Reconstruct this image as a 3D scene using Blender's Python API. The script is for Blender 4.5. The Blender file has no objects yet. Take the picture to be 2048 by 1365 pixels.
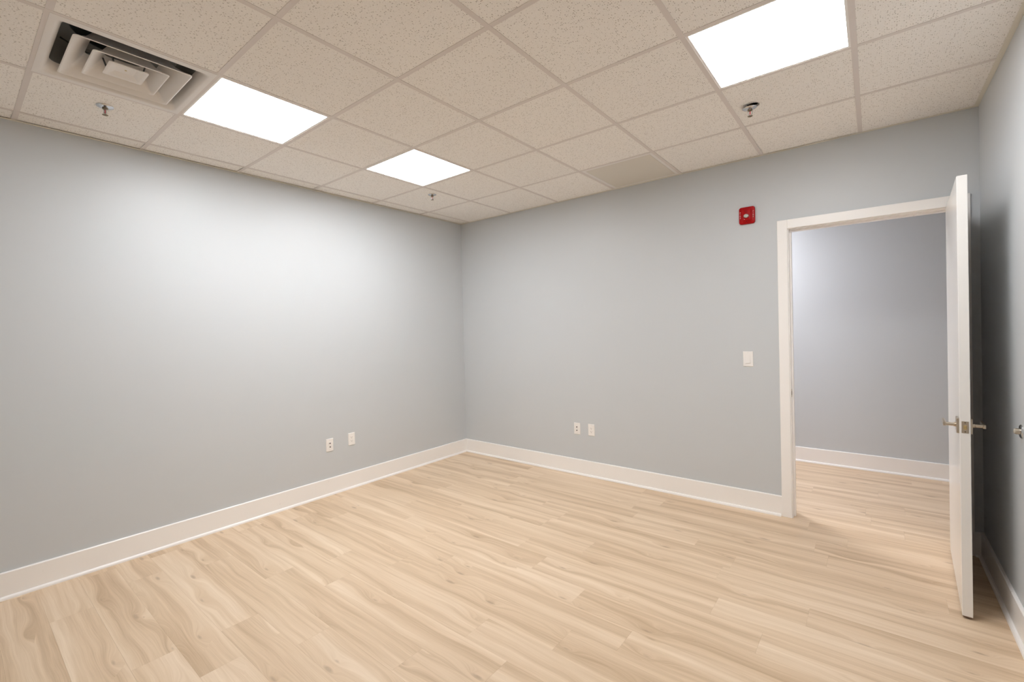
import bpy, bmesh, math, random
from mathutils import Vector, Matrix
from math import sin, cos, pi, radians as RAD

random.seed(7)
sc = bpy.context.scene
C = sc.collection

# ------------------------------------------------------------------ camera
cam_d = bpy.data.cameras.new('camera')
cam = bpy.data.objects.new('camera', cam_d)
C.objects.link(cam)
cam.location = (3.8673, -3.9878, 1.4664)
cam.rotation_euler = (1.5599, 0.0245, 0.6817)
cam_d.sensor_fit = 'HORIZONTAL'
cam_d.sensor_width = 36.0
cam_d.lens = 36.0 * 910.9 / 2048.0
cam_d.shift_x = 16.35 / 2048.0
cam_d.shift_y = -12.88 / 2048.0
cam_d.clip_start = 0.02
sc.camera = cam

# ------------------------------------------------------------------ world, light levels, exposure
world = bpy.data.worlds.new('world')
sc.world = world
world.use_nodes = True
world.node_tree.nodes['Background'].inputs['Color'].default_value = (0.02, 0.02, 0.02, 1)
world.node_tree.nodes['Background'].inputs['Strength'].default_value = 0.0
PANEL_STRENGTH = 27.8
PANEL_COLOR = (0.93, 0.945, 0.965)
HALL_STRENGTH = 50.0
HALL_COLOR = (0.95, 0.94, 1.0)
sc.view_settings.view_transform = 'Standard'
sc.view_settings.look = 'None'
sc.view_settings.gamma = 1.0
sc.view_settings.use_curve_mapping = False
sc.view_settings.exposure = 0.0
sc.cycles.use_denoising = True
sc.cycles.max_bounces = 8
sc.cycles.diffuse_bounces = 6
sc.cycles.glossy_bounces = 3
sc.cycles.transmission_bounces = 4
sc.cycles.caustics_reflective = False
sc.cycles.caustics_refractive = False

# ------------------------------------------------------------------ measures
H = 2.750            # ceiling height
W = 4.378            # room width (left wall x=0, right wall x=W)
YF = -5.20           # wall behind the camera
XS = [0.167, 0.778, 1.390, 2.003, 2.616, 3.220, 3.813]      # ceiling tees running away from the viewer
YS = [-0.658, -1.268, -1.884, -2.499, -3.104, -3.698, -4.308, -4.918]
HALL_Y = 1.70
HALL_X0, HALL_X1 = 0.80, 6.00
WT = 0.125           # thickness of the wall with the door
DX0, DX1, DZ = 3.384, 4.264, 2.160      # clear opening between the jambs

# ------------------------------------------------------------------ helpers
def tag(o, label, cat=None, group=None, kind=None):
    o['label'] = label
    if cat: o['category'] = cat
    if group: o['group'] = group
    if kind: o['kind'] = kind
    return o

def empty(name, loc=(0, 0, 0), rz=0.0):
    o = bpy.data.objects.new(name, None)
    o.empty_display_size = 0.05
    C.objects.link(o)
    o.location = loc
    o.rotation_euler = (0, 0, rz)
    return o

def obj(name, bm, m, parent=None, smooth=False, loc=None):
    me = bpy.data.meshes.new(name)
    bmesh.ops.recalc_face_normals(bm, faces=bm.faces)
    bm.to_mesh(me)
    bm.free()
    if smooth:
        for p in me.polygons: p.use_smooth = True
        me.set_sharp_from_angle(angle=RAD(40))
    me.materials.append(m)
    o = bpy.data.objects.new(name, me)
    C.objects.link(o)
    if parent: o.parent = parent
    if loc: o.location = loc
    return o

def link_copy(o, parent, loc):
    c = o.copy()
    C.objects.link(c)
    c.parent = parent
    c.location = loc
    return c

def copy_tree(o, parent=None):
    c = o.copy()
    C.objects.link(c)
    c.parent = parent
    for ch in list(o.children): copy_tree(ch, c)
    return c

def B(): return bmesh.new()

def box(bm, x0, x1, y0, y1, z0, z1, bev=0.0, seg=1):
    vs = [bm.verts.new(v) for v in ((x0,y0,z0),(x1,y0,z0),(x1,y1,z0),(x0,y1,z0),(x0,y0,z1),(x1,y0,z1),(x1,y1,z1),(x0,y1,z1))]
    fs = [bm.faces.new([vs[i] for i in q]) for q in ((3,2,1,0),(4,5,6,7),(0,1,5,4),(1,2,6,5),(2,3,7,6),(3,0,4,7))]
    if bev:
        es = list({e for f in fs for e in f.edges})
        bmesh.ops.bevel(bm, geom=es, offset=bev, segments=seg, profile=0.5, affect='EDGES')
    return bm

def lathe(bm, prof, n=32, M=None, cap=True):
    """prof: (r, z) pairs turned about z; M places the result"""
    M = M or Matrix()
    rings = []
    for r, z in prof:
        if r < 1e-6: rings.append([bm.verts.new(M @ Vector((0, 0, z)))])
        else: rings.append([bm.verts.new(M @ Vector((r*cos(2*pi*i/n), r*sin(2*pi*i/n), z))) for i in range(n)])
    for a, b in zip(rings, rings[1:]):
        for i in range(n):
            j = (i+1) % n
            if len(a) == 1 and len(b) == 1: continue
            if len(a) == 1: bm.faces.new((a[0], b[i], b[j]))
            elif len(b) == 1: bm.faces.new((a[i], a[j], b[0]))
            else: bm.faces.new((a[i], a[j], b[j], b[i]))
    if cap:
        for r in (rings[0], rings[-1]):
            if len(r) > 1: bm.faces.new(r)
    return bm

def tube(bm, pts, rad, n=8):
    pts = [Vector(p) for p in pts]
    rings = []
    for i, p in enumerate(pts):
        t = (pts[min(i+1, len(pts)-1)] - pts[max(i-1, 0)]).normalized()
        u = t.cross(Vector((0.31, 0.17, 0.93)))
        if u.length < 0.05: u = t.cross(Vector((1, 0, 0)))
        u.normalize(); v = t.cross(u)
        rr = rad[i] if isinstance(rad, (list, tuple)) else rad
        rings.append([bm.verts.new(p + u*rr*cos(2*pi*k/n) + v*rr*sin(2*pi*k/n)) for k in range(n)])
    for a, b in zip(rings, rings[1:]):
        for i in range(n):
            bm.faces.new((a[i], a[(i+1) % n], b[(i+1) % n], b[i]))
    bm.faces.new(rings[0]); bm.faces.new(rings[-1])
    return bm

def rsq(hx, hy, r, n=6):
    """rounded rectangle outline"""
    out = []
    for cx, cy, a0 in ((hx-r, hy-r, 0), (-hx+r, hy-r, pi/2), (-hx+r, -hy+r, pi), (hx-r, -hy+r, 1.5*pi)):
        for i in range(n+1):
            a = a0 + i*pi/2/n
            out.append((cx + r*cos(a), cy + r*sin(a)))
    return out

def loft(bm, loops, cap0=True, cap1=True, closed=False):
    """loops: lists of 3-D points, all the same length"""
    R = [[bm.verts.new(p) for p in L] for L in loops]
    n = len(R[0])
    pairs = list(zip(R, R[1:])) + ([(R[-1], R[0])] if closed else [])
    for a, b in pairs:
        for i in range(n):
            bm.faces.new((a[i], a[(i+1) % n], b[(i+1) % n], b[i]))
    if not closed:
        if cap0: bm.faces.new(R[0])
        if cap1: bm.faces.new(R[-1])
    return bm

def prism(bm, outline, axis, a, b):
    """outline: 2-D points in the plane across `axis`, swept from a to b.
    axis x: (y, z); axis y: (x, z); axis z: (x, y)"""
    def P(u, v, t):
        return {'x': (t, u, v), 'y': (u, t, v), 'z': (u, v, t)}[axis]
    return loft(bm, [[P(u, v, a) for u, v in outline], [P(u, v, b) for u, v in outline]])

# ------------------------------------------------------------------ materials
def mat(name, col=(0.8, 0.8, 0.8), rough=0.5, metal=0.0, spec=0.5):
    m = bpy.data.materials.new(name)
    m.use_nodes = True
    b = m.node_tree.nodes['Principled BSDF']
    b.inputs['Base Color'].default_value = (*col, 1)
    b.inputs['Roughness'].default_value = rough
    b.inputs['Metallic'].default_value = metal
    b.inputs['Specular IOR Level'].default_value = spec
    return m

class N:
    """small node-tree writer"""
    def __init__(s, m):
        s.t = m.node_tree; s.b = s.t.nodes['Principled BSDF']
    def n(s, typ, **k):
        nd = s.t.nodes.new(typ)
        for a, v in k.items(): setattr(nd, a, v)
        return nd
    def l(s, a, b): s.t.links.new(a, b)
    def val(s, op, a, b=None, clamp=False):
        nd = s.n('ShaderNodeMath', operation=op, use_clamp=clamp)
        for i, x in enumerate((a, b)):
            if x is None: continue
            if isinstance(x, (int, float)): nd.inputs[i].default_value = x
            else: s.l(x, nd.inputs[i])
        return nd.outputs[0]
    def vec(s, op, a, b):
        nd = s.n('ShaderNodeVectorMath', operation=op)
        for i, x in enumerate((a, b)):
            if isinstance(x, (tuple, list)): nd.inputs[i].default_value = x
            else: s.l(x, nd.inputs[i])
        return nd.outputs[0]
    def ramp(s, fac, stops):
        nd = s.n('ShaderNodeValToRGB')
        e = nd.color_ramp.elements
        while len(e) < len(stops): e.new(0.5)
        for el, (p, c) in zip(e, stops):
            el.position = p; el.color = (*c, 1) if len(c) == 3 else c
        s.l(fac, nd.inputs[0])
        return nd.outputs[0]
    def noise(s, v, scale, detail=2.0, rough=0.5, dist=0.0):
        nd = s.n('ShaderNodeTexNoise')
        nd.inputs['Scale'].default_value = scale
        nd.inputs['Detail'].default_value = detail
        nd.inputs['Roughness'].default_value = rough
        nd.inputs['Distortion'].default_value = dist
        s.l(v, nd.inputs['Vector'])
        return nd.outputs['Fac']
    def mix(s, fac, a, b, mode='MIX'):
        nd = s.n('ShaderNodeMix', data_type='RGBA', blend_type=mode)
        for x, sock in ((fac, nd.inputs[0]), (a, nd.inputs[6]), (b, nd.inputs[7])):
            if isinstance(x, (int, float)): sock.default_value = x
            elif isinstance(x, tuple): sock.default_value = (*x, 1)
            else: s.l(x, sock)
        return nd.outputs[2]
    def bump(s, h, strength, dist):
        nd = s.n('ShaderNodeBump')
        nd.inputs['Strength'].default_value = strength
        nd.inputs['Distance'].default_value = dist
        s.l(h, nd.inputs['Height'])
        s.l(nd.outputs[0], s.b.inputs['Normal'])

def coords(n, rnd=60.0):
    tc = n.n('ShaderNodeTexCoord').outputs['Object']
    oi = n.n('ShaderNodeObjectInfo').outputs['Random']
    off = n.n('ShaderNodeCombineXYZ')
    n.l(n.val('MULTIPLY', oi, rnd), off.inputs[0])
    n.l(n.val('MULTIPLY', oi, rnd*1.7), off.inputs[1])
    n.l(n.val('MULTIPLY', oi, rnd*0.6), off.inputs[2])
    return n.vec('ADD', tc, off.outputs[0]), oi

def make_wall_paint():
    m = mat('wall_paint', (0.585, 0.605, 0.625), 0.42, spec=0.35)
    n = N(m)
    tc = n.n('ShaderNodeTexCoord').outputs['Object']
    v = n.noise(tc, 2.2, 2.0)
    n.l(n.mix(v, (0.580, 0.602, 0.619), (0.592, 0.614, 0.631)), n.b.inputs['Base Color'])
    return m

def make_trim():
    m = mat('trim_paint', (0.915, 0.89, 0.865), 0.30, spec=0.5)
    n = N(m)
    tc = n.n('ShaderNodeTexCoord').outputs['Object']
    n.l(n.val('ADD', n.val('MULTIPLY', n.noise(tc, 30.0, 1.0), 0.08), 0.26), n.b.inputs['Roughness'])
    return m

def make_tile():
    m = mat('mineral_fibre_tile', (0.88, 0.845, 0.80), 0.9, spec=0.1)
    n = N(m)
    v, rnd = coords(n)
    def pits(scale, thr, keep, stretch):
        vo = n.n('ShaderNodeTexVoronoi', feature='F1', voronoi_dimensions='2D')
        vo.inputs['Scale'].default_value = scale
        n.l(n.vec('MULTIPLY', v, stretch), vo.inputs['Vector'])
        sep = n.n('ShaderNodeSeparateColor'); n.l(vo.outputs['Color'], sep.inputs[0])
        size = n.val('MULTIPLY', n.val('GREATER_THAN', sep.outputs[0], keep), thr)
        size = n.val('MULTIPLY', size, n.val('ADD', sep.outputs[1], 0.35))
        return n.val('MULTIPLY', n.val('SUBTRACT', size, vo.outputs['Distance']), 1.0/(thr*0.5), clamp=True)
    p1 = pits(125.0, 0.28, 0.58, (1.0, 0.75, 1.0))
    p2 = pits(290.0, 0.24, 0.40, (0.8, 1.0, 1.0))
    p = n.val('MAXIMUM', p1, n.val('MULTIPLY', p2, 0.5))
    tone = n.val('ADD', n.val('MULTIPLY', rnd, 0.03), 0.975)
    tn = n.n('ShaderNodeCombineColor')
    for i in range(3): n.l(tone, tn.inputs[i])
    base = n.mix(1.0, (0.915, 0.88, 0.835), tn.outputs[0], 'MULTIPLY')
    n.l(n.mix(n.val('MULTIPLY', p, 0.70), base, (0.32, 0.27, 0.22)), n.b.inputs['Base Color'])
    return m

def make_wood():
    m = mat('oak_plank', (0.7, 0.52, 0.36), 0.45, spec=0.4)
    n = N(m)
    v, rnd = coords(n, 40.0)
    def noise2(vv, detail, rough=0.5):
        nd = n.n('ShaderNodeTexNoise', noise_dimensions='2D')
        nd.inputs['Scale'].default_value = 1.0
        nd.inputs['Detail'].default_value = detail
        nd.inputs['Roughness'].default_value = rough
        n.l(vv, nd.inputs['Vector'])
        return nd.outputs['Fac']
    # knots: one stretched cell or so per half plank
    vo = n.n('ShaderNodeTexVoronoi', feature='F1', voronoi_dimensions='2D')
    vo.inputs['Scale'].default_value = 1.0
    n.l(n.vec('MULTIPLY', v, (2.3, 8.0, 1.0)), vo.inputs['Vector'])
    kc = n.n('ShaderNodeSeparateColor'); n.l(vo.outputs['Color'], kc.inputs[0])
    d = vo.outputs['Distance']
    has = n.val('GREATER_THAN', kc.outputs[0], 0.55)
    h = n.val('MULTIPLY', n.val('SUBTRACT', 1.0, n.val('MULTIPLY', d, 2.0)), has, clamp=True)
    h2 = n.val('MULTIPLY', h, h)
    # the grain runs along the plank and swirls round the knots
    warp = noise2(n.vec('MULTIPLY', v, (2.2, 6.0, 1.0)), 1.0)
    sep = n.n('ShaderNodeSeparateXYZ'); n.l(v, sep.inputs[0])
    g = n.val('ADD', sep.outputs[1], n.val('ADD', n.val('MULTIPLY', warp, 0.034), n.val('MULTIPLY', h2, 0.05)))
    gv = n.n('ShaderNodeCombineXYZ'); n.l(sep.outputs[0], gv.inputs[0]); n.l(g, gv.inputs[1])
    gv = gv.outputs[0]
    streak = noise2(n.vec('MULTIPLY', gv, (0.42, 13.0, 1.0)), 2.0)
    mid = noise2(n.vec('MULTIPLY', gv, (1.1, 52.0, 1.0)), 2.0, 0.6)
    fine = noise2(n.vec('MULTIPLY', gv, (4.5, 250.0, 1.0)), 2.0, 0.6)
    core = n.val('MULTIPLY', n.val('MULTIPLY', n.val('SUBTRACT', n.val('MULTIPLY', n.val('ADD', kc.outputs[1], 0.4), 0.075), d), 16.0, clamp=True), has)
    tone = n.val('ADD', n.val('MULTIPLY', streak, 0.60), n.val('ADD', n.val('MULTIPLY', mid, 0.26), n.val('MULTIPLY', fine, 0.20)))
    tone = n.val('ADD', tone, n.val('MULTIPLY', n.val('SUBTRACT', rnd, 0.5), 0.03))
    tone = n.val('SUBTRACT', tone, n.val('MULTIPLY', h2, 0.06))
    col = n.ramp(tone, [(0.29, (0.505, 0.355, 0.222)), (0.52, (0.695, 0.527, 0.362)), (0.75, (0.825, 0.665, 0.500))])
    col = n.mix(n.val('MULTIPLY', core, 0.45), col, (0.30, 0.20, 0.135))
    n.l(col, n.b.inputs['Base Color'])
    n.l(n.val('ADD', n.val('MULTIPLY', fine, 0.10), 0.40), n.b.inputs['Roughness'])
    return m

def make_emit(name, col, strength):
    m = bpy.data.materials.new(name)
    m.use_nodes = True
    t = m.node_tree
    t.nodes.remove(t.nodes['Principled BSDF'])
    e = t.nodes.new('ShaderNodeEmission')
    e.inputs[0].default_value = (*col, 1); e.inputs[1].default_value = strength
    t.links.new(e.outputs[0], t.nodes['Material Output'].inputs[0])
    return m

M_WALL = make_wall_paint()
M_TRIM = make_trim()
M_TILE = make_tile()
M_WOOD = make_wood()
M_GRID = mat('grid_steel', (0.72, 0.66, 0.62), 0.45, spec=0.4)
M_ANGLE = mat('wall_angle_steel', (0.76, 0.72, 0.62), 0.45, spec=0.4)
M_SUB = mat('subfloor', (0.16, 0.12, 0.09), 0.9)
M_DECK = mat('plenum_deck', (0.05, 0.05, 0.05), 0.95)
M_HCEIL = mat('hall_ceiling', (0.80, 0.78, 0.75), 0.9)
M_DOOR = mat('door_paint', (0.82, 0.80, 0.77), 0.22, spec=0.55)
M_PLASTIC = mat('white_plastic', (0.88, 0.85, 0.82), 0.32)
M_SLOT = mat('slot_dark', (0.20, 0.18, 0.17), 0.6)
M_JACK = mat('jack_dark', (0.09, 0.06, 0.065), 0.35, 0.6)
M_SCREW = mat('painted_screw', (0.78, 0.75, 0.72), 0.35)
M_NICKEL = mat('satin_nickel', (0.56, 0.49, 0.40), 0.30, 1.0)
M_BRASS = mat('latch_brass', (0.62, 0.48, 0.24), 0.32, 1.0)
M_CHROME = mat('chrome', (0.62, 0.63, 0.65), 0.16, 1.0)
M_BRONZE = mat('dull_bronze', (0.24, 0.19, 0.13), 0.42, 1.0)
M_BULB = mat('red_bulb', (0.55, 0.02, 0.04), 0.12)
M_RED = mat('red_plastic', (0.40, 0.002, 0.004), 0.42, spec=0.18)
M_DRED = mat('dark_red_grille', (0.16, 0.002, 0.004), 0.5, spec=0.2)
M_WHITEINK = mat('white_print', (0.85, 0.80, 0.76), 0.5)
M_LENS = mat('strobe_lens', (0.86, 0.86, 0.80), 0.10)
M_LENS.node_tree.nodes['Principled BSDF'].inputs['Transmission Weight'].default_value = 0.55
M_REFL = mat('strobe_reflector', (0.85, 0.85, 0.82), 0.25, 1.0)
M_VENT = mat('vent_enamel', (0.80, 0.765, 0.73), 0.38)
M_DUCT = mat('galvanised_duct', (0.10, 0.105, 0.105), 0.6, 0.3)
M_PAN_SHADE = mat('vent_pan_shade', (0.26, 0.265, 0.26), 0.7)  # grey stands in for the shade deep inside the vent
M_BLACK = mat('black_void', (0.008, 0.008, 0.008), 0.9)
M_RUBBER = mat('grey_rubber', (0.45, 0.42, 0.36), 0.55)
M_DOOR_BOTTOM = mat('door_bottom_dark', (0.16, 0.10, 0.07), 0.7)
M_PANELFRAME = mat('light_frame_enamel', (0.85, 0.82, 0.79), 0.35)
M_RETURN = mat('return_panel_enamel', (0.70, 0.655, 0.58), 0.6)
M_LIGHT = make_emit('lit_diffuser', PANEL_COLOR, PANEL_STRENGTH)
M_HLIGHT = make_emit('hall_lit_diffuser', HALL_COLOR, HALL_STRENGTH)

# ================================================================== STRUCTURE
# ------------------------------------------------------------------ floor: slab and planks
bm = B(); box(bm, -0.12, HALL_X1+0.12, YF-0.12, HALL_Y+0.12, -0.12, -0.008)
floor = obj('floor', bm, M_SUB)
tag(floor, 'light oak plank floor running through the room and out the doorway', kind='structure')
PW, PL, GAP = 0.175, 1.220, 0.0004
JOINTS = {0: 2.596, 1: 2.222, -1: 1.728, -3: 2.332, -8: 1.598, 5: 3.180, 8: 3.554}   # plank end of a course, course 0 starts at y=-1.925
_cache = {}
def plank(x0, x1, y0, y1):
    L, w = x1-x0-GAP, y1-y0-GAP
    key = (round(L, 4), round(w, 4))
    if key not in _cache:
        b = B(); box(b, 0, L, 0, w, -0.008, 0.0)
        _cache[key] = obj('plank', b, M_WOOD, floor, loc=(x0+GAP/2, y0+GAP/2, 0))
    else:
        link_copy(_cache[key], floor, (x0+GAP/2, y0+GAP/2, 0))
row = -19
while True:
    y0, y1 = -1.925 + row*PW, -1.925 + (row+1)*PW
    if y0 > HALL_Y: break
    y0c, y1c = max(y0, YF), min(y1, HALL_Y)
    if y1c - y0c > 0.01:
        xa, xb = (0.0, W) if y1c <= 0.0 else ((HALL_X0, HALL_X1) if y0c > WT*0.5 else (0.0, HALL_X1))
        ph = JOINTS.get(row)
        if ph is None: ph = random.uniform(0, PL)
        x = ph - PL*math.ceil((ph-xa)/PL) if ph > xa else ph
        while x + PL <= xa + 1e-6: x += PL
        while x < xb - 0.02:
            a, b_ = max(x, xa), min(x+PL, xb)
            if b_ - a > 0.02: plank(a, b_, y0c, y1c)
            x += PL
    row += 1

# ------------------------------------------------------------------ walls
HT = H + 0.42
def wall(name, label, x0, x1, y0, y1, z1=HT):
    o = obj(name, box(B(), x0, x1, y0, y1, -0.05, z1), M_WALL)
    return tag(o, label, kind='structure')
wall('wall_left', 'long grey-blue painted wall on the left with two white wall plates', -0.12, 0.0, YF-0.12, WT)
wall('wall_right', 'grey-blue painted wall behind the open door', W, W+0.12, YF-0.12, 0.0)
wall('wall_front', 'grey-blue painted wall behind the viewer', 0.0, W, YF-0.12, YF)
wall('wall_hallway', 'grey-blue hallway wall seen through the open doorway', HALL_X0-0.12, HALL_X1+0.12, HALL_Y, HALL_Y+0.12)
wall('wall_hallway_left', 'grey-blue end wall of the hallway, beyond the doorway on the left', HALL_X0-0.12, HALL_X0, WT, HALL_Y)
wall('wall_hallway_right', 'grey-blue end wall of the hallway, beyond the doorway on the right', HALL_X1, HALL_X1+0.12, WT, HALL_Y)
RO = 0.018            # jamb thickness
out = [(0.0, -0.05), (DX0-RO, -0.05), (DX0-RO, DZ+RO), (DX1+RO, DZ+RO), (DX1+RO, -0.05), (HALL_X1+0.12, -0.05), (HALL_X1+0.12, HT), (0.0, HT)]
wb = obj('wall_back', prism(B(), out, 'y', 0.0, WT), M_WALL)
tag(wb, 'grey-blue painted wall with the doorway, light switch and red alarm', kind='structure')

# ------------------------------------------------------------------ baseboards with a shoe moulding
BH = 0.152
PB = [(0, 0), (0.014, 0), (0.014, BH-0.004), (0.010, BH), (0, BH)]                  # depth, height
PSH = [(0.014, 0.0), (0.029, 0.0), (0.0285, 0.006), (0.026, 0.012), (0.021, 0.0165), (0.014, 0.018)]
def base(name, label, axis, face, sgn, a, b, ends=(0.0, 0.0)):
    f = lambda P: [(face + sgn*d, z) for d, z in P]
    o = obj(name, prism(B(), f(PB), axis, a, b), M_TRIM)
    tag(o, label, kind='structure')
    obj('shoe_molding', prism(B(), f(PSH), axis, a+ends[0], b-ends[1]), M_TRIM, o)
    return o
CW = 0.066            # casing width
CX0, CX1 = DX0-0.006, DX1+0.006
base('baseboard_left', 'tall white baseboard along the long left wall', 'y', 0.0, 1, YF, 0.0)
base('baseboard_back', 'tall white baseboard between the far corner and the door casing', 'x', 0.0, -1, 0.0145, CX0-CW, (0.0145, 0.004))
base('baseboard_corner', 'short white baseboard piece behind the open door', 'x', 0.0, -1, CX1+CW, W-0.0145, (0.002, 0.0145))
base('baseboard_right', 'tall white baseboard along the wall behind the open door', 'y', W, -1, YF, 0.0)
base('baseboard_front', 'tall white baseboard behind the viewer', 'x', YF, 1, 0.0295, W-0.0295)
base('baseboard_hallway', 'tall white baseboard along the hallway wall beyond the doorway', 'x', HALL_Y, -1, HALL_X0, HALL_X1)

# ------------------------------------------------------------------ door frame
trim = empty('trim_1', ((DX0+DX1)/2, 0, 0))
tag(trim, 'white painted door casing and jamb around the open doorway', kind='structure')
TX = (DX0+DX1)/2
def tb(name, x0, x1, y0, y1, z0, z1, bev=0.0, m=M_TRIM):
    return obj(name, box(B(), x0-TX, x1-TX, y0, y1, z0, z1, bev), m, trim)
CT = 0.017
for (ya, yb) in ((-CT, 0.0), (WT, WT+CT)):
    tb('casing', CX0-CW, CX0, ya, yb, 0.0, DZ+0.006+CW, 0.002)
    tb('casing', CX1, CX1+CW, ya, yb, 0.0, DZ+0.006+CW, 0.002)
    tb('casing', CX0+0.0003, CX1-0.0003, ya, yb, DZ+0.006, DZ+0.006+CW, 0.002)
tb('jamb', DX0-RO, DX0, -0.001, WT+0.001, 0.0, DZ+RO)
tb('jamb', DX1, DX1+RO, -0.001, WT+0.001, 0.0, DZ+RO)
tb('jamb', DX0, DX1, -0.001, WT+0.001, DZ, DZ+RO)
tb('stop_strip', DX0, DX0+0.011, 0.043, 0.078, 0.0, DZ, 0.001)
tb('stop_strip', DX1-0.011, DX1, 0.043, 0.078, 0.0, DZ, 0.001)
tb('stop_strip', DX0+0.011, DX1-0.011, 0.043, 0.078, DZ-0.011, DZ, 0.001)
HZ = 0.938            # handle height
sp = tb('strike_plate', DX0-0.0005, DX0+0.0012, 0.004, 0.032, HZ-0.030, HZ+0.030, 0.0004, M_NICKEL)
sp['label'] = 'small metal strike plate with a dark latch hole'
o = obj('latch_hole', box(B(), DX0+0.0010-TX, DX0+0.0016-TX, 0.010, 0.026, HZ-0.014, HZ+0.014), M_BLACK, sp)

# ------------------------------------------------------------------ ceiling: deck, grid, tiles
ceil = empty('ceiling', (0, 0, H))
tag(ceil, 'suspended ceiling of square speckled off-white tiles in a metal grid', kind='structure')
def cp(name, bm, m): return obj(name, bm, m, ceil)
cp('deck', box(B(), -0.12, W+0.12, YF-0.12, WT, 0.40, 0.44), M_DECK)
TWD, TTH = 0.024, 0.0015
def tee(along, c, a, b, name):
    bm = B()
    if along == 'y':
        P = [(c-TWD/2, 0), (c+TWD/2, 0), (c+TWD/2, TTH), (c+0.0008, TTH), (c+0.0008, 0.032), (c-0.0008, 0.032), (c-0.0008, TTH), (c-TWD/2, TTH)]
        prism(bm, P, 'y', a, b)
    else:
        P = [(c-TWD/2, 0.0002), (c+TWD/2, 0.0002), (c+TWD/2, TTH), (c+0.0008, TTH), (c+0.0008, 0.032), (c-0.0008, 0.032), (c-0.0008, TTH), (c-TWD/2, TTH)]
        prism(bm, P, 'x', a, b)
    return cp(name, bm, M_GRID)
AW = 0.022
for x in XS: tee('y', x, YF+AW*0.8, -AW*0.8, 'main_tee')
xb = [0.0] + XS + [W]
yb = [0.0] + YS + [YF]
for y in YS:
    for i in range(len(xb)-1):
        a = xb[i] + (TWD/2 if i > 0 else AW*0.8); b = xb[i+1] - (TWD/2 if i < len(xb)-2 else AW*0.8)
        tee('x', y, a+0.0003, b-0.0003, 'cross_tee')
def angle(axis, face, sgn, a, b):
    P = [(face, -0.0006), (face+sgn*AW, -0.0006), (face+sgn*AW, 0.0006), (face+sgn*0.0012, 0.0006), (face+sgn*0.0012, 0.022), (face, 0.022)]
    cp('wall_angle', prism(B(), P, axis, a, b), M_ANGLE)
angle('y', 0.0, 1, YF, 0.0); angle('y', W, -1, YF, 0.0)
angle('x', 0.0, -1, AW, W-AW); angle('x', YF, 1, AW, W-AW)

# lit cells, vent cell, return panel cell: (column, row) in xb / yb
LIGHTS = [((2, 4), 'lit square ceiling panel next to the air vent', True),
          ((2, 2), 'smallest-looking lit square ceiling panel, nearest the far corner', True),
          ((6, 2), 'lit square ceiling panel cut by the top of the picture, above the doorway side', True)]
VENT = (2, 5)
RETURN = (4, 0)
SPR3 = (6, 1)
special = {c for c, _, _ in LIGHTS} | {VENT, RETURN}
HOLE = (3.330, -0.948, 0.036)
tc_ = {}
for i in range(len(xb)-1):
    for j in range(len(yb)-1):
        if (i, j) in special: continue
        x0, x1, y1, y0 = xb[i]+0.004, xb[i+1]-0.004, yb[j]-0.004, yb[j+1]+0.004
        lift = 0.0017 + (0.0035 if i == 0 else (0.002 if j == 0 and i in (5, 6) else 0.0))
        cx, cy = (x0+x1)/2, (y0+y1)/2
        hx, hy = (x1-x0)/2, (y1-y0)/2
        if (i, j) == SPR3:
            # this tile has an oversized round hole for its sprinkler
            n = 32; bm = B()
            hc = Vector((HOLE[0]-cx, HOLE[1]-cy)); loops = []
            ci, sq = [], []
            for k in range(n):
                a = 2*pi*k/n + pi/n
                d = Vector((cos(a), sin(a)))
                ci.append(hc + d*HOLE[2])
                t = min(((hx if d.x > 0 else -hx)-hc.x)/d.x, ((hy if d.y > 0 else -hy)-hc.y)/d.y)
                sq.append(hc + d*t)
            for cxx, cyy in ((hx, hy), (-hx, hy), (-hx, -hy), (hx, -hy)):    # snap the nearest rim points to the corners
                k = min(range(n), key=lambda q: (sq[q]-Vector((cxx, cyy))).length)
                sq[k] = Vector((cxx, cyy))
            Z = lambda L, z: [(p.x, p.y, z) for p in L]
            loft(bm, [Z(sq, 0), Z(ci, 0), Z(ci, 0.015), Z(sq, 0.015)], closed=True)
            o = cp('ceiling_tile', bm, M_TILE); o.location = (cx, cy, lift)
            continue
        key = (round(hx, 4), round(hy, 4))
        if key not in tc_:
            o = cp('ceiling_tile', box(B(), -hx, hx, -hy, hy, 0, 0.015), M_TILE)
            o.location = (cx, cy, lift); tc_[key] = o
        else:
            link_copy(tc_[key], ceil, (cx, cy, lift))
hc = obj('ceiling_hallway', box(B(), HALL_X0-0.12, HALL_X1+0.12, WT, HALL_Y+0.12, H, H+0.05), M_HCEIL)
tag(hc, 'off-white hallway ceiling beyond the doorway', kind='structure')

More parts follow.
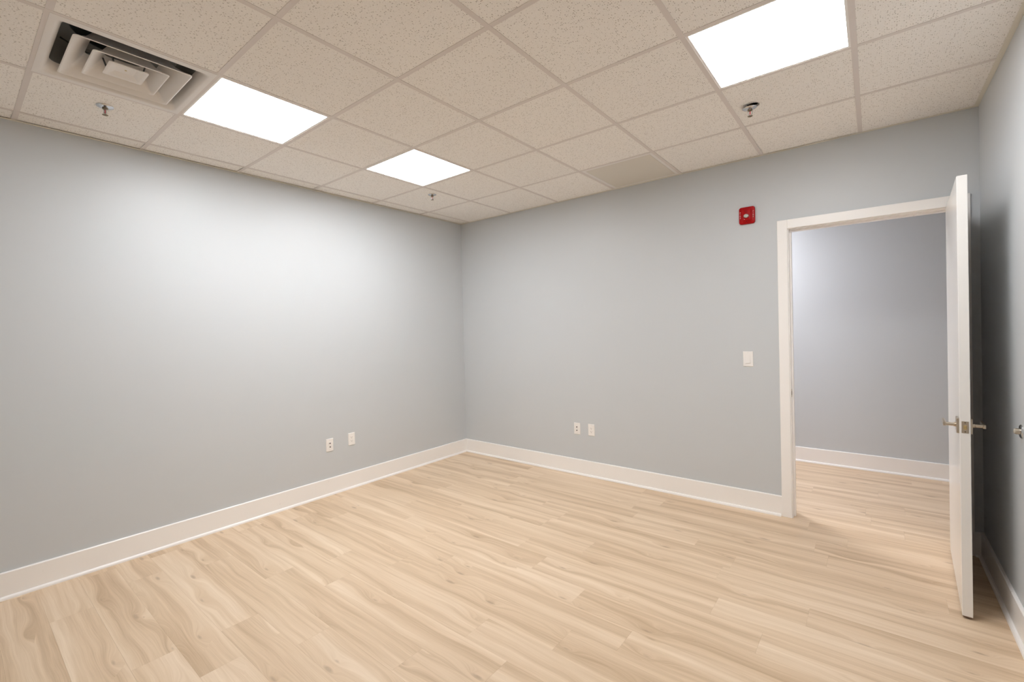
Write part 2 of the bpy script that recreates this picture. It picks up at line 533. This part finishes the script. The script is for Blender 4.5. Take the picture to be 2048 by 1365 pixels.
# ------------------------------------------------------------------ door leaf
door = empty('door_1', (4.2645, -0.012, 0.0), RAD(-92.6))
tag(door, 'plain white door standing open into the room with satin nickel levers', kind='structure')
DL, DT = 0.868, 0.038
DB, DTOP = 0.013, DZ-0.004
leaf = obj('door_leaf', box(B(), 0, DL, -DT, 0, DB, DTOP, 0.0015), M_DOOR, door)
obj('bottom_edge', box(B(), 0.004, DL-0.004, -DT+0.004, -0.004, DB-0.006, DB+0.001), M_DOOR_BOTTOM, door)['label'] = 'dark strip along the bottom edge'  # dark brown strip below the leaf
LU = DL - 0.066
for s, fy in ((-1, -DT), (1, 0.0)):
    def yy(d): return fy + s*d
    bm = B(); box(bm, LU-0.034, LU+0.034, min(yy(0), yy(0.009)), max(yy(0), yy(0.009)), HZ-0.037, HZ+0.037, 0.0012)
    rose = obj('rose', bm, M_NICKEL, door); rose['label'] = 'square satin nickel rose'
    bm = B()
    Mx = Matrix.Translation((LU, yy(0.006), HZ)) @ Matrix.Rotation(-s*pi/2, 4, 'X')
    lathe(bm, [(0.0105, 0), (0.0105, 0.012), (0.0085, 0.014), (0.0085, 0.050)], 20, Mx)
    box(bm, LU-0.118, LU+0.011, min(yy(0.045), yy(0.056)), max(yy(0.045), yy(0.056)), HZ-0.0095, HZ+0.0095, 0.002, 2)
    lv = obj('lever', bm, M_NICKEL, door, True); lv['label'] = 'straight satin nickel lever'
lp = obj('latch_plate', box(B(), DL-0.0005, DL+0.0012, -DT/2-0.0125, -DT/2+0.0125, HZ-0.0285, HZ+0.0285, 0.0005), M_NICKEL, door)
bm = B()
box(bm, DL, DL+0.009, -DT/2-0.006, -DT/2+0.006, HZ-0.010, HZ+0.010, 0.002)
obj('latch_bolt', bm, M_BRASS, lp)
for zz in (HZ-0.022, HZ+0.022):
    bm = B(); lathe(bm, [(0.003, 0), (0.003, 0.0018)], 12, Matrix.Translation((DL, -DT/2, zz)) @ Matrix.Rotation(pi/2, 4, 'Y'))
    obj('screw', bm, M_BRONZE, lp)
for hz in (0.20, 1.08, 1.96):
    bm = B()
    lathe(bm, [(0.0055, hz-0.045), (0.0055, hz+0.045)], 14, Matrix.Translation((-0.003, 0.006, 0)))
    box(bm, 0.0, 0.030, -0.0005, 0.0012, hz-0.044, hz+0.044)
    obj('hinge', bm, M_NICKEL, door, True)

# ================================================================== CEILING THINGS
def light_panel(cell, label, m, group, z=H):
    i, j = cell
    x0, x1, y1, y0 = xb[i], xb[i+1], yb[j], yb[j+1]
    return light_panel_at((x0+x1)/2, (y0+y1)/2, (x1-x0)/2-0.004, (y1-y0)/2-0.004, label, m, group, z)
def light_panel_at(cx, cy, hx, hy, label, m, group, z):
    r = empty('ceiling_light_panel', (cx, cy, z))
    tag(r, label, 'light panel', group)
    bm = B(); lip = 0.018
    def L(ax, ay, zz): return [(ax, ay, zz), (-ax, ay, zz), (-ax, -ay, zz), (ax, -ay, zz)]
    loft(bm, [L(hx, hy, 0.0017), L(hx-lip, hy-lip, 0.0017), L(hx-lip, hy-lip, 0.006), L(hx-0.002, hy-0.002, 0.045), L(hx, hy, 0.045)], closed=True)
    obj('frame', bm, M_PANELFRAME, r)
    bm = B(); a, b = hx-lip+0.0005, hy-lip+0.0005
    box(bm, -a, a, -b, b, 0.0035, 0.006)
    obj('diffuser', bm, m, r)['label'] = 'glowing white diffuser'
    bm = B(); box(bm, -hx+0.003, hx-0.003, -hy+0.003, hy-0.003, 0.045, 0.050)
    obj('back_cover', bm, M_PANELFRAME, r)
    return r
for cell, label, _ in LIGHTS:
    light_panel(cell, label, M_LIGHT, 'square ceiling light panels')

# air vent: square louvred diffuser
vx, vy = (xb[VENT[0]]+xb[VENT[0]+1])/2, (yb[VENT[1]]+yb[VENT[1]+1])/2
vent = empty('air_vent', (vx, vy, H))
tag(vent, 'square white ceiling air vent with nested louvres beside a lit panel', 'air vent')
VHX, VHY = (xb[VENT[0]+1]-xb[VENT[0]])/2-0.004, (yb[VENT[1]]-yb[VENT[1]+1])/2-0.004
NC = 7
def LP(h, r, z): return [(x, y, z) for x, y in rsq(h, h, r, NC)]
def CIR(R_, z):
    out = []
    for q in range(4):
        for i in range(NC+1):
            a = q*pi/2 + (i/(NC))*pi/2*0.98
            out.append((R_*cos(a), R_*sin(a), z))
    return out
bm = B()
outer = [(x, y, 0.0015) for x, y in rsq(VHX, VHY, 0.002, NC)]
loft(bm, [outer, [(x, y, -0.001) for x, y, _ in outer], LP(0.274, 0.012, -0.003), LP(0.266, 0.02, 0.000), LP(0.251, 0.040, 0.018), LP(0.242, 0.045, 0.048)], cap0=False, cap1=False)
o = obj('flange', bm, M_VENT, vent, True)
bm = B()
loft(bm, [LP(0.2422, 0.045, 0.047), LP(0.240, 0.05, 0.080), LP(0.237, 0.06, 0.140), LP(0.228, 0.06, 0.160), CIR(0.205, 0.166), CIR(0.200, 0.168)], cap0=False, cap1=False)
obj('shaded_back_pan', bm, M_PAN_SHADE, vent, True)  # inner part of the back pan, its depth shade painted in as grey
bm = B(); loft(bm, [CIR(0.2005, 0.166), CIR(0.2005, 0.39)], cap0=False, cap1=True)
obj('duct_neck', bm, M_DUCT, vent, True)
bm = B()
loft(bm, [[(0.118*cos(a)*1.0, 0.118*sin(a), 0.200+0.05*cos(a)) for a in [pi*k/16 for k in range(17)]] + [(-0.118+0.236*k/8, 0.0, 0.200+0.05*(-1+k/4)) for k in range(1, 8)],
          [(0.118*cos(a)*1.0, 0.118*sin(a), 0.202+0.05*cos(a)) for a in [pi*k/16 for k in range(17)]] + [(-0.118+0.236*k/8, 0.0, 0.202+0.05*(-1+k/4)) for k in range(1, 8)]])
obj('damper_blade', bm, M_DUCT, vent)
bm = B()
for a in (0.5, 0.5+pi/2):
    tube(bm, [(0.199*cos(a), 0.199*sin(a), 0.185), (-0.199*cos(a), -0.199*sin(a), 0.185)], 0.006, 6)
obj('cross_brace', bm, M_DUCT, vent)
def louvre(h, flare, z0, hgt, r, name='louvre'):
    bm = B(); t = 0.0016
    loft(bm, [LP(h, r, z0), LP(h+0.0015, r, z0-0.003), LP(h-0.003, r, z0-0.0045), LP(h-0.012, r, z0), LP(h-flare*0.55, r+0.004, z0+hgt*0.38), LP(h-flare, r+0.008, z0+hgt),
              LP(h-flare+t, r+0.008, z0+hgt), LP(h-flare*0.55+t, r+0.004, z0+hgt*0.36), LP(h-0.010, r, z0+0.003)], closed=True)
    return obj(name, bm, M_VENT, vent, True)
louvre(0.214, 0.085, -0.004, 0.090, 0.016)
louvre(0.140, 0.072, -0.005, 0.085, 0.014)
bm = B()
loft(bm, [LP(0.074, 0.010, 0.000), LP(0.075, 0.010, -0.004), LP(0.070, 0.009, -0.0065), LP(0.058, 0.006, -0.004), LP(0.036, 0.004, 0.010), LP(0.034, 0.004, 0.0105), LP(0.036, 0.004, 0.012), LP(0.058, 0.006, -0.001), LP(0.068, 0.009, -0.001)], cap0=False, cap1=False)
loft(bm, [LP(0.035, 0.004, 0.0101), LP(0.035, 0.004, 0.0118)])
obj('centre_plate', bm, M_VENT, vent, True)
bm = B(); lathe(bm, [(0.0, 0.0085), (0.004, 0.0085), (0.005, 0.0105)], 12, cap=False)
obj('screw', bm, M_BRASS, vent, True)
for sx in (-1, 1):
    for sy in (-1, 1):
        bm = B(); tube(bm, [(sx*0.055, sy*0.055, 0.003), (sx*0.072, sy*0.072, 0.072), (sx*0.130, sy*0.130, 0.092), (sx*0.200, sy*0.200, 0.158)], 0.004, 6)
        obj('bracket', bm, M_DUCT, vent)

# plain return panel by the back wall
rx0, rx1 = xb[RETURN[0]], xb[RETURN[0]+1]
rp = empty('ceiling_panel', ((rx0+rx1)/2, -0.329, H))
tag(rp, 'plain smooth greyish ceiling panel against the back wall', 'ceiling panel')
hx, hy = (rx1-rx0)/2-0.004, 0.329-0.006
bm = B()
def L4(ax, ay, zz): return [(ax, ay, zz), (-ax, ay, zz), (-ax, -ay, zz), (ax, -ay, zz)]
loft(bm, [L4(hx, hy, 0.0017), L4(hx-0.030, hy-0.030, 0.0017), L4(hx-0.034, hy-0.034, 0.005), L4(hx-0.034, hy-0.034, 0.012), L4(hx, hy, 0.012)], closed=True)
obj('frame', bm, M_VENT, rp)
bm = B(); box(bm, -hx+0.0345, hx-0.0345, -hy+0.0345, hy-0.0345, 0.0045, 0.009)
obj('face_plate', bm, M_RETURN, rp)

# sprinklers
def sprinkler(x, y, rz, label, drop=0.0, tilt=(0, 0), off=(0, 0)):
    r = empty('fire_sprinkler', (x, y, H), rz)
    tag(r, label, 'sprinkler', 'fire sprinklers in the ceiling')
    bm = B()
    Me = Matrix.Translation((off[0], off[1], -drop)) @ Matrix.Rotation(tilt[0], 4, 'X') @ Matrix.Rotation(tilt[1], 4, 'Y')
    lathe(bm, [(0.0385, 0.0015), (0.0390, 0.0), (0.0375, -0.002), (0.031, -0.005), (0.029, -0.0042), (0.022, -0.0075), (0.0135, -0.0085), (0.0135, -0.0065), (0.022, -0.0055), (0.030, -0.0025), (0.0375, 0.0002)], 40, Me, cap=False)
    obj('escutcheon', bm, M_CHROME, r, True)
    bm = B()
    lathe(bm, [(0.0105, 0.05), (0.0105, -0.008-drop), (0.0125, -0.009-drop), (0.0125, -0.014-drop), (0.009, -0.017-drop), (0.004, -0.018-drop)], 20, Matrix())
    obj('body', bm, M_BRONZE, r, True)
    z0 = -0.013-drop
    for s in (-1, 1):
        bm = B()
        tube(bm, [(s*0.010, 0, z0), (s*0.0125, 0, z0-0.008), (s*0.0122, 0, z0-0.018), (s*0.007, 0, z0-0.027), (s*0.002, 0, z0-0.031)], [0.0022, 0.0021, 0.002, 0.002, 0.0026], 8)
        obj('frame_arm', bm, M_CHROME, r, True)
    bm = B(); lathe(bm, [(0.0008, z0-0.003), (0.0022, z0-0.006), (0.0024, z0-0.018), (0.0022, z0-0.022), (0.0008, z0-0.026)], 12)
    obj('glass_bulb', bm, M_BULB, r, True)['label'] = 'small red glass bulb'
    bm = B(); n = 24; zt = z0-0.033
    ro = [0.0140 if k % 2 else 0.0120 for k in range(n)]
    loft(bm, [[(ro[k]*cos(2*pi*k/n), ro[k]*sin(2*pi*k/n), zt) for k in range(n)], [(ro[k]*cos(2*pi*k/n), ro[k]*sin(2*pi*k/n), zt-0.0016) for k in range(n)]])
    lathe(bm, [(0.004, zt+0.003), (0.004, zt-0.003)], 10)
    obj('deflector', bm, M_BRONZE, r)
    return r
sprinkler(0.594, -3.394, 0.25, 'chrome fire sprinkler in the tile between air vent and left wall')
sprinkler(0.663, -1.058, 0.75, 'chrome fire sprinkler beside the light nearest the far corner')
sprinkler(3.318, -0.958, 0.10, 'chrome fire sprinkler with hanging collar exposing a dark ceiling hole', drop=0.014, tilt=(0.05, -0.03), off=(-0.002, -0.002))

# ================================================================== WALL THINGS
def on_back(x, z): return Matrix.Translation((x, 0, z))
def wall_root(name, x, z, wall_, label, cat, group=None):
    """local frame: x right along the wall as one faces it, y into the wall, z up"""
    if wall_ == 'back': r = empty(name, (x, 0, z), 0)
    else: r = empty(name, (0, x, z), pi/2)          # left wall: local x -> +y, local y -> -x
    tag(r, label, cat, group)
    return r
def plate(r, w=0.070, h=0.115):
    bm = B()
    P = lambda hw, hh, y: [(a, y, b) for a, b in rsq(hw, hh, 0.003, 3)]
    loft(bm, [P(w/2, h/2, 0.0), P(w/2, h/2, -0.003), P(w/2-0.003, h/2-0.003, -0.0058)])
    obj('cover_plate', bm, M_PLASTIC, r)
def duplex(x, z, wall_, label):
    r = wall_root('power_outlet', x, z, wall_, label, 'outlet', 'power outlets on the walls')
    plate(r)
    bm = B(); box(bm, -0.0165, 0.0165, -0.0072, -0.004, -0.033, 0.033, 0.0008)
    ins = obj('receptacle', bm, M_PLASTIC, r)
    for s in (1, -1):
        cz = s*0.0165
        for dx, hh in ((-0.0063, 0.0042), (0.0063, 0.0034)):
            bm = B(); box(bm, dx-0.0011, dx+0.0011, -0.0075, -0.006, cz+0.002-hh, cz+0.002+hh)
            obj('slot', bm, M_SLOT, ins)
        bm = B(); lathe(bm, [(0.0026, 0), (0.0026, 0.0015)], 12, Matrix.Translation((0, -0.0075, cz-0.0075)) @ Matrix.Rotation(-pi/2, 4, 'X'))
        obj('ground_hole', bm, M_SLOT, ins)
    for s in (1, -1):
        bm = B(); lathe(bm, [(0.0028, 0), (0.0022, 0.0012)], 12, Matrix.Translation((0, -0.0056, s*0.0485)) @ Matrix.Rotation(pi/2, 4, 'X'))
        obj('screw', bm, M_SCREW, r)
def dataplate(x, z, wall_, label):
    r = wall_root('data_jack', x, z, wall_, label, 'jack plate', 'jack plates on the walls')
    plate(r)
    for cz in (0.017, -0.017):
        bm = B(); lathe(bm, [(0.0078, 0), (0.0078, 0.002), (0.006, 0.003)], 6, Matrix.Translation((0, -0.0056, cz)) @ Matrix.Rotation(pi/2, 4, 'X'))
        nut = obj('jack_nut', bm, M_SCREW, r)
        bm = B(); lathe(bm, [(0.0050, 0), (0.0050, 0.006), (0.0036, 0.0062), (0.0034, 0.003)], 16, Matrix.Translation((0, -0.0076, cz)) @ Matrix.Rotation(pi/2, 4, 'X'))
        obj('jack', bm, M_JACK, r, True)['label'] = 'dark round jack'
    for s in (1, -1):
        bm = B(); lathe(bm, [(0.0028, 0), (0.0022, 0.0012)], 12, Matrix.Translation((0, -0.0056, s*0.042)) @ Matrix.Rotation(pi/2, 4, 'X'))
        obj('screw', bm, M_SCREW, r)
dataplate(-1.786, 0.452, 'left', 'white plate with two dark round jacks on the left wall')
duplex(-1.562, 0.463, 'left', 'white power outlet on the left wall beside a jack plate')
dataplate(1.549, 0.457, 'back', 'white plate with two dark round jacks on the back wall')
duplex(1.708, 0.460, 'back', 'white power outlet on the back wall beside a jack plate')

# rocker switch
sw = wall_root('light_switch', 3.099, 1.189, 'back', 'white rocker light switch on the wall beside the doorway', 'light switch')
plate(sw, 0.071, 0.119)
bm = B()
P = lambda hw, hh, y: [(hw, y, hh), (-hw, y, hh), (-hw, y, -hh), (hw, y, -hh)]
loft(bm, [P(0.0180, 0.0345, -0.004), P(0.0180, 0.0345, -0.0075), P(0.0160, 0.0325, -0.0075), P(0.0160, 0.0325, -0.004)], closed=True)
obj('switch_frame', bm, M_PLASTIC, sw)
bm = B()
prism(bm, [(-0.004, -0.032), (-0.0105, -0.032), (-0.0078, 0.0), (-0.0062, 0.032), (-0.004, 0.032)], 'x', -0.0155, 0.0155)
obj('rocker', bm, M_PLASTIC, sw)
for s in (1, -1):
    bm = B(); lathe(bm, [(0.0028, 0), (0.0022, 0.0012)], 12, Matrix.Translation((0, -0.0056, s*0.0485)) @ Matrix.Rotation(pi/2, 4, 'X'))
    obj('screw', bm, M_SCREW, sw)

# fire alarm strobe
fa = wall_root('fire_alarm', 3.111, 2.311, 'back', 'red fire alarm strobe on the back wall beside the door casing', 'fire alarm')
bm = B()
P = lambda hw, hh, r, y, dz=0.0: [(a, y, b+dz) for a, b in rsq(hw, hh, r, 6)]
loft(bm, [P(0.056, 0.066, 0.017, 0.0), P(0.0565, 0.0665, 0.017, -0.010), P(0.054, 0.064, 0.016, -0.0165), P(0.049, 0.059, 0.013, -0.0185)])
obj('housing', bm, M_RED, fa, True)
bm = B()
loft(bm, [P(0.034, 0.052, 0.010, -0.017, -0.002), P(0.0335, 0.0515, 0.010, -0.024, -0.002), P(0.031, 0.049, 0.009, -0.0265, -0.002)])
pn = obj('raised_panel', bm, M_RED, fa, True)
bm = B()
loft(bm, [P(0.027, 0.044, 0.008, -0.026, 0.002), P(0.0265, 0.0435, 0.008, -0.031, 0.002), P(0.025, 0.042, 0.008, -0.032, 0.002)])
obj('inner_panel', bm, M_RED, pn, True)
# horn grille: rows of small dark openings forming a diamond
gr = B()
for a in range(-3, 4):
    for b in range(-3, 4):
        if abs(a)+abs(b) <= 3:
            lathe(gr, [(0.0016, 0), (0.0016, 0.0008)], 8, Matrix.Translation((-0.004+a*0.0042, -0.0322, 0.028+b*0.0042)) @ Matrix.Rotation(-pi/2, 4, 'X'))
obj('horn_grille', gr, M_DRED, fa)
bm = B(); lathe(bm, [(0.0195, 0), (0.0195, 0.004), (0.016, 0.006)], 28, Matrix.Translation((-0.001, -0.0315, -0.0075)) @ Matrix.Rotation(pi/2, 4, 'X') @ Matrix.Diagonal((1, 0.82, 1, 1)))
obj('lens_bezel', bm, M_DRED, fa, True)
bm = B(); lathe(bm, [(0.015, 0), (0.015, 0.004), (0.010, 0.010), (0.003, 0.012), (0, 0.012)], 28, Matrix.Translation((-0.001, -0.0335, -0.0075)) @ Matrix.Rotation(pi/2, 4, 'X') @ Matrix.Diagonal((1, 0.82, 1, 1)), cap=False)
obj('reflector', bm, M_REFL, fa, True)
bm = B(); lathe(bm, [(0.0180, 0), (0.0178, 0.006), (0.0160, 0.013), (0.0115, 0.018), (0.005, 0.0205), (0, 0.021)], 28, Matrix.Translation((-0.001, -0.0335, -0.0075)) @ Matrix.Rotation(pi/2, 4, 'X') @ Matrix.Diagonal((1, 0.82, 1, 1)), cap=False)
obj('strobe_lens', bm, M_LENS, fa, True)['label'] = 'clear strobe lens'
bm = B(); lathe(bm, [(0.0022, 0), (0.0022, 0.002), (0.0, 0.003)], 12, Matrix.Translation((-0.014, -0.0318, -0.032)) @ Matrix.Rotation(pi/2, 4, 'X'), cap=False)
obj('indicator', bm, M_WHITEINK, fa)
bm = B(); lathe(bm, [(0.0028, 0), (0.0028, 0.0010)], 12, Matrix.Translation((0.0, -0.0266, -0.0475)) @ Matrix.Rotation(pi/2, 4, 'X'))
obj('screw_hole', bm, M_BLACK, fa)
def letter(ch, x, z, size, y, parent):
    cu = bpy.data.curves.new('letter', 'FONT')
    cu.body = ch; cu.size = size; cu.align_x = 'CENTER'; cu.align_y = 'CENTER'; cu.extrude = 0.0003
    t = bpy.data.objects.new('letter', cu); C.objects.link(t)
    bpy.context.view_layer.update()
    me = bpy.data.meshes.new_from_object(t.evaluated_get(bpy.context.evaluated_depsgraph_get()))
    bpy.data.objects.remove(t)
    me.transform(Matrix.Translation((x, y, z)) @ Matrix.Rotation(pi/2, 4, 'X'))
    me.materials.clear(); me.materials.append(M_WHITEINK)
    o = bpy.data.objects.new('letter', me); C.objects.link(o); o.parent = parent
for sx in (-1, 1):
    for k, ch in enumerate('FIRE'):
        letter(ch, sx*0.0455, 0.025-k*0.0140, 0.0120, -0.0189, fa)

# wall bumper behind the door
ds = empty('door_stop', (W, -0.952, 0.952), 0)
tag(ds, 'round metal door bumper on the right wall at lever height', 'door stop')
Mr = Matrix.Rotation(-pi/2, 4, 'Y')
bm = B(); lathe(bm, [(0.031, 0), (0.031, 0.003), (0.028, 0.006), (0.016, 0.0075)], 32, Mr)
obj('rose', bm, M_CHROME, ds, True)
bm = B(); lathe(bm, [(0.0135, 0.006), (0.0135, 0.020), (0.0125, 0.021)], 24, Mr)
obj('post', bm, M_NICKEL, ds, True)
bm = B(); lathe(bm, [(0.0118, 0.019), (0.0118, 0.0235), (0.009, 0.0255), (0.0, 0.026)], 24, Mr, cap=False)
obj('rubber_tip', bm, M_RUBBER, ds, True)

# hallway lamp, out of sight to the left of the doorway
light_panel_at(2.42, 0.98, 0.296, 0.296, 'cool white ceiling light panel in the hallway beyond the doorway', M_HLIGHT, None, H-0.052)
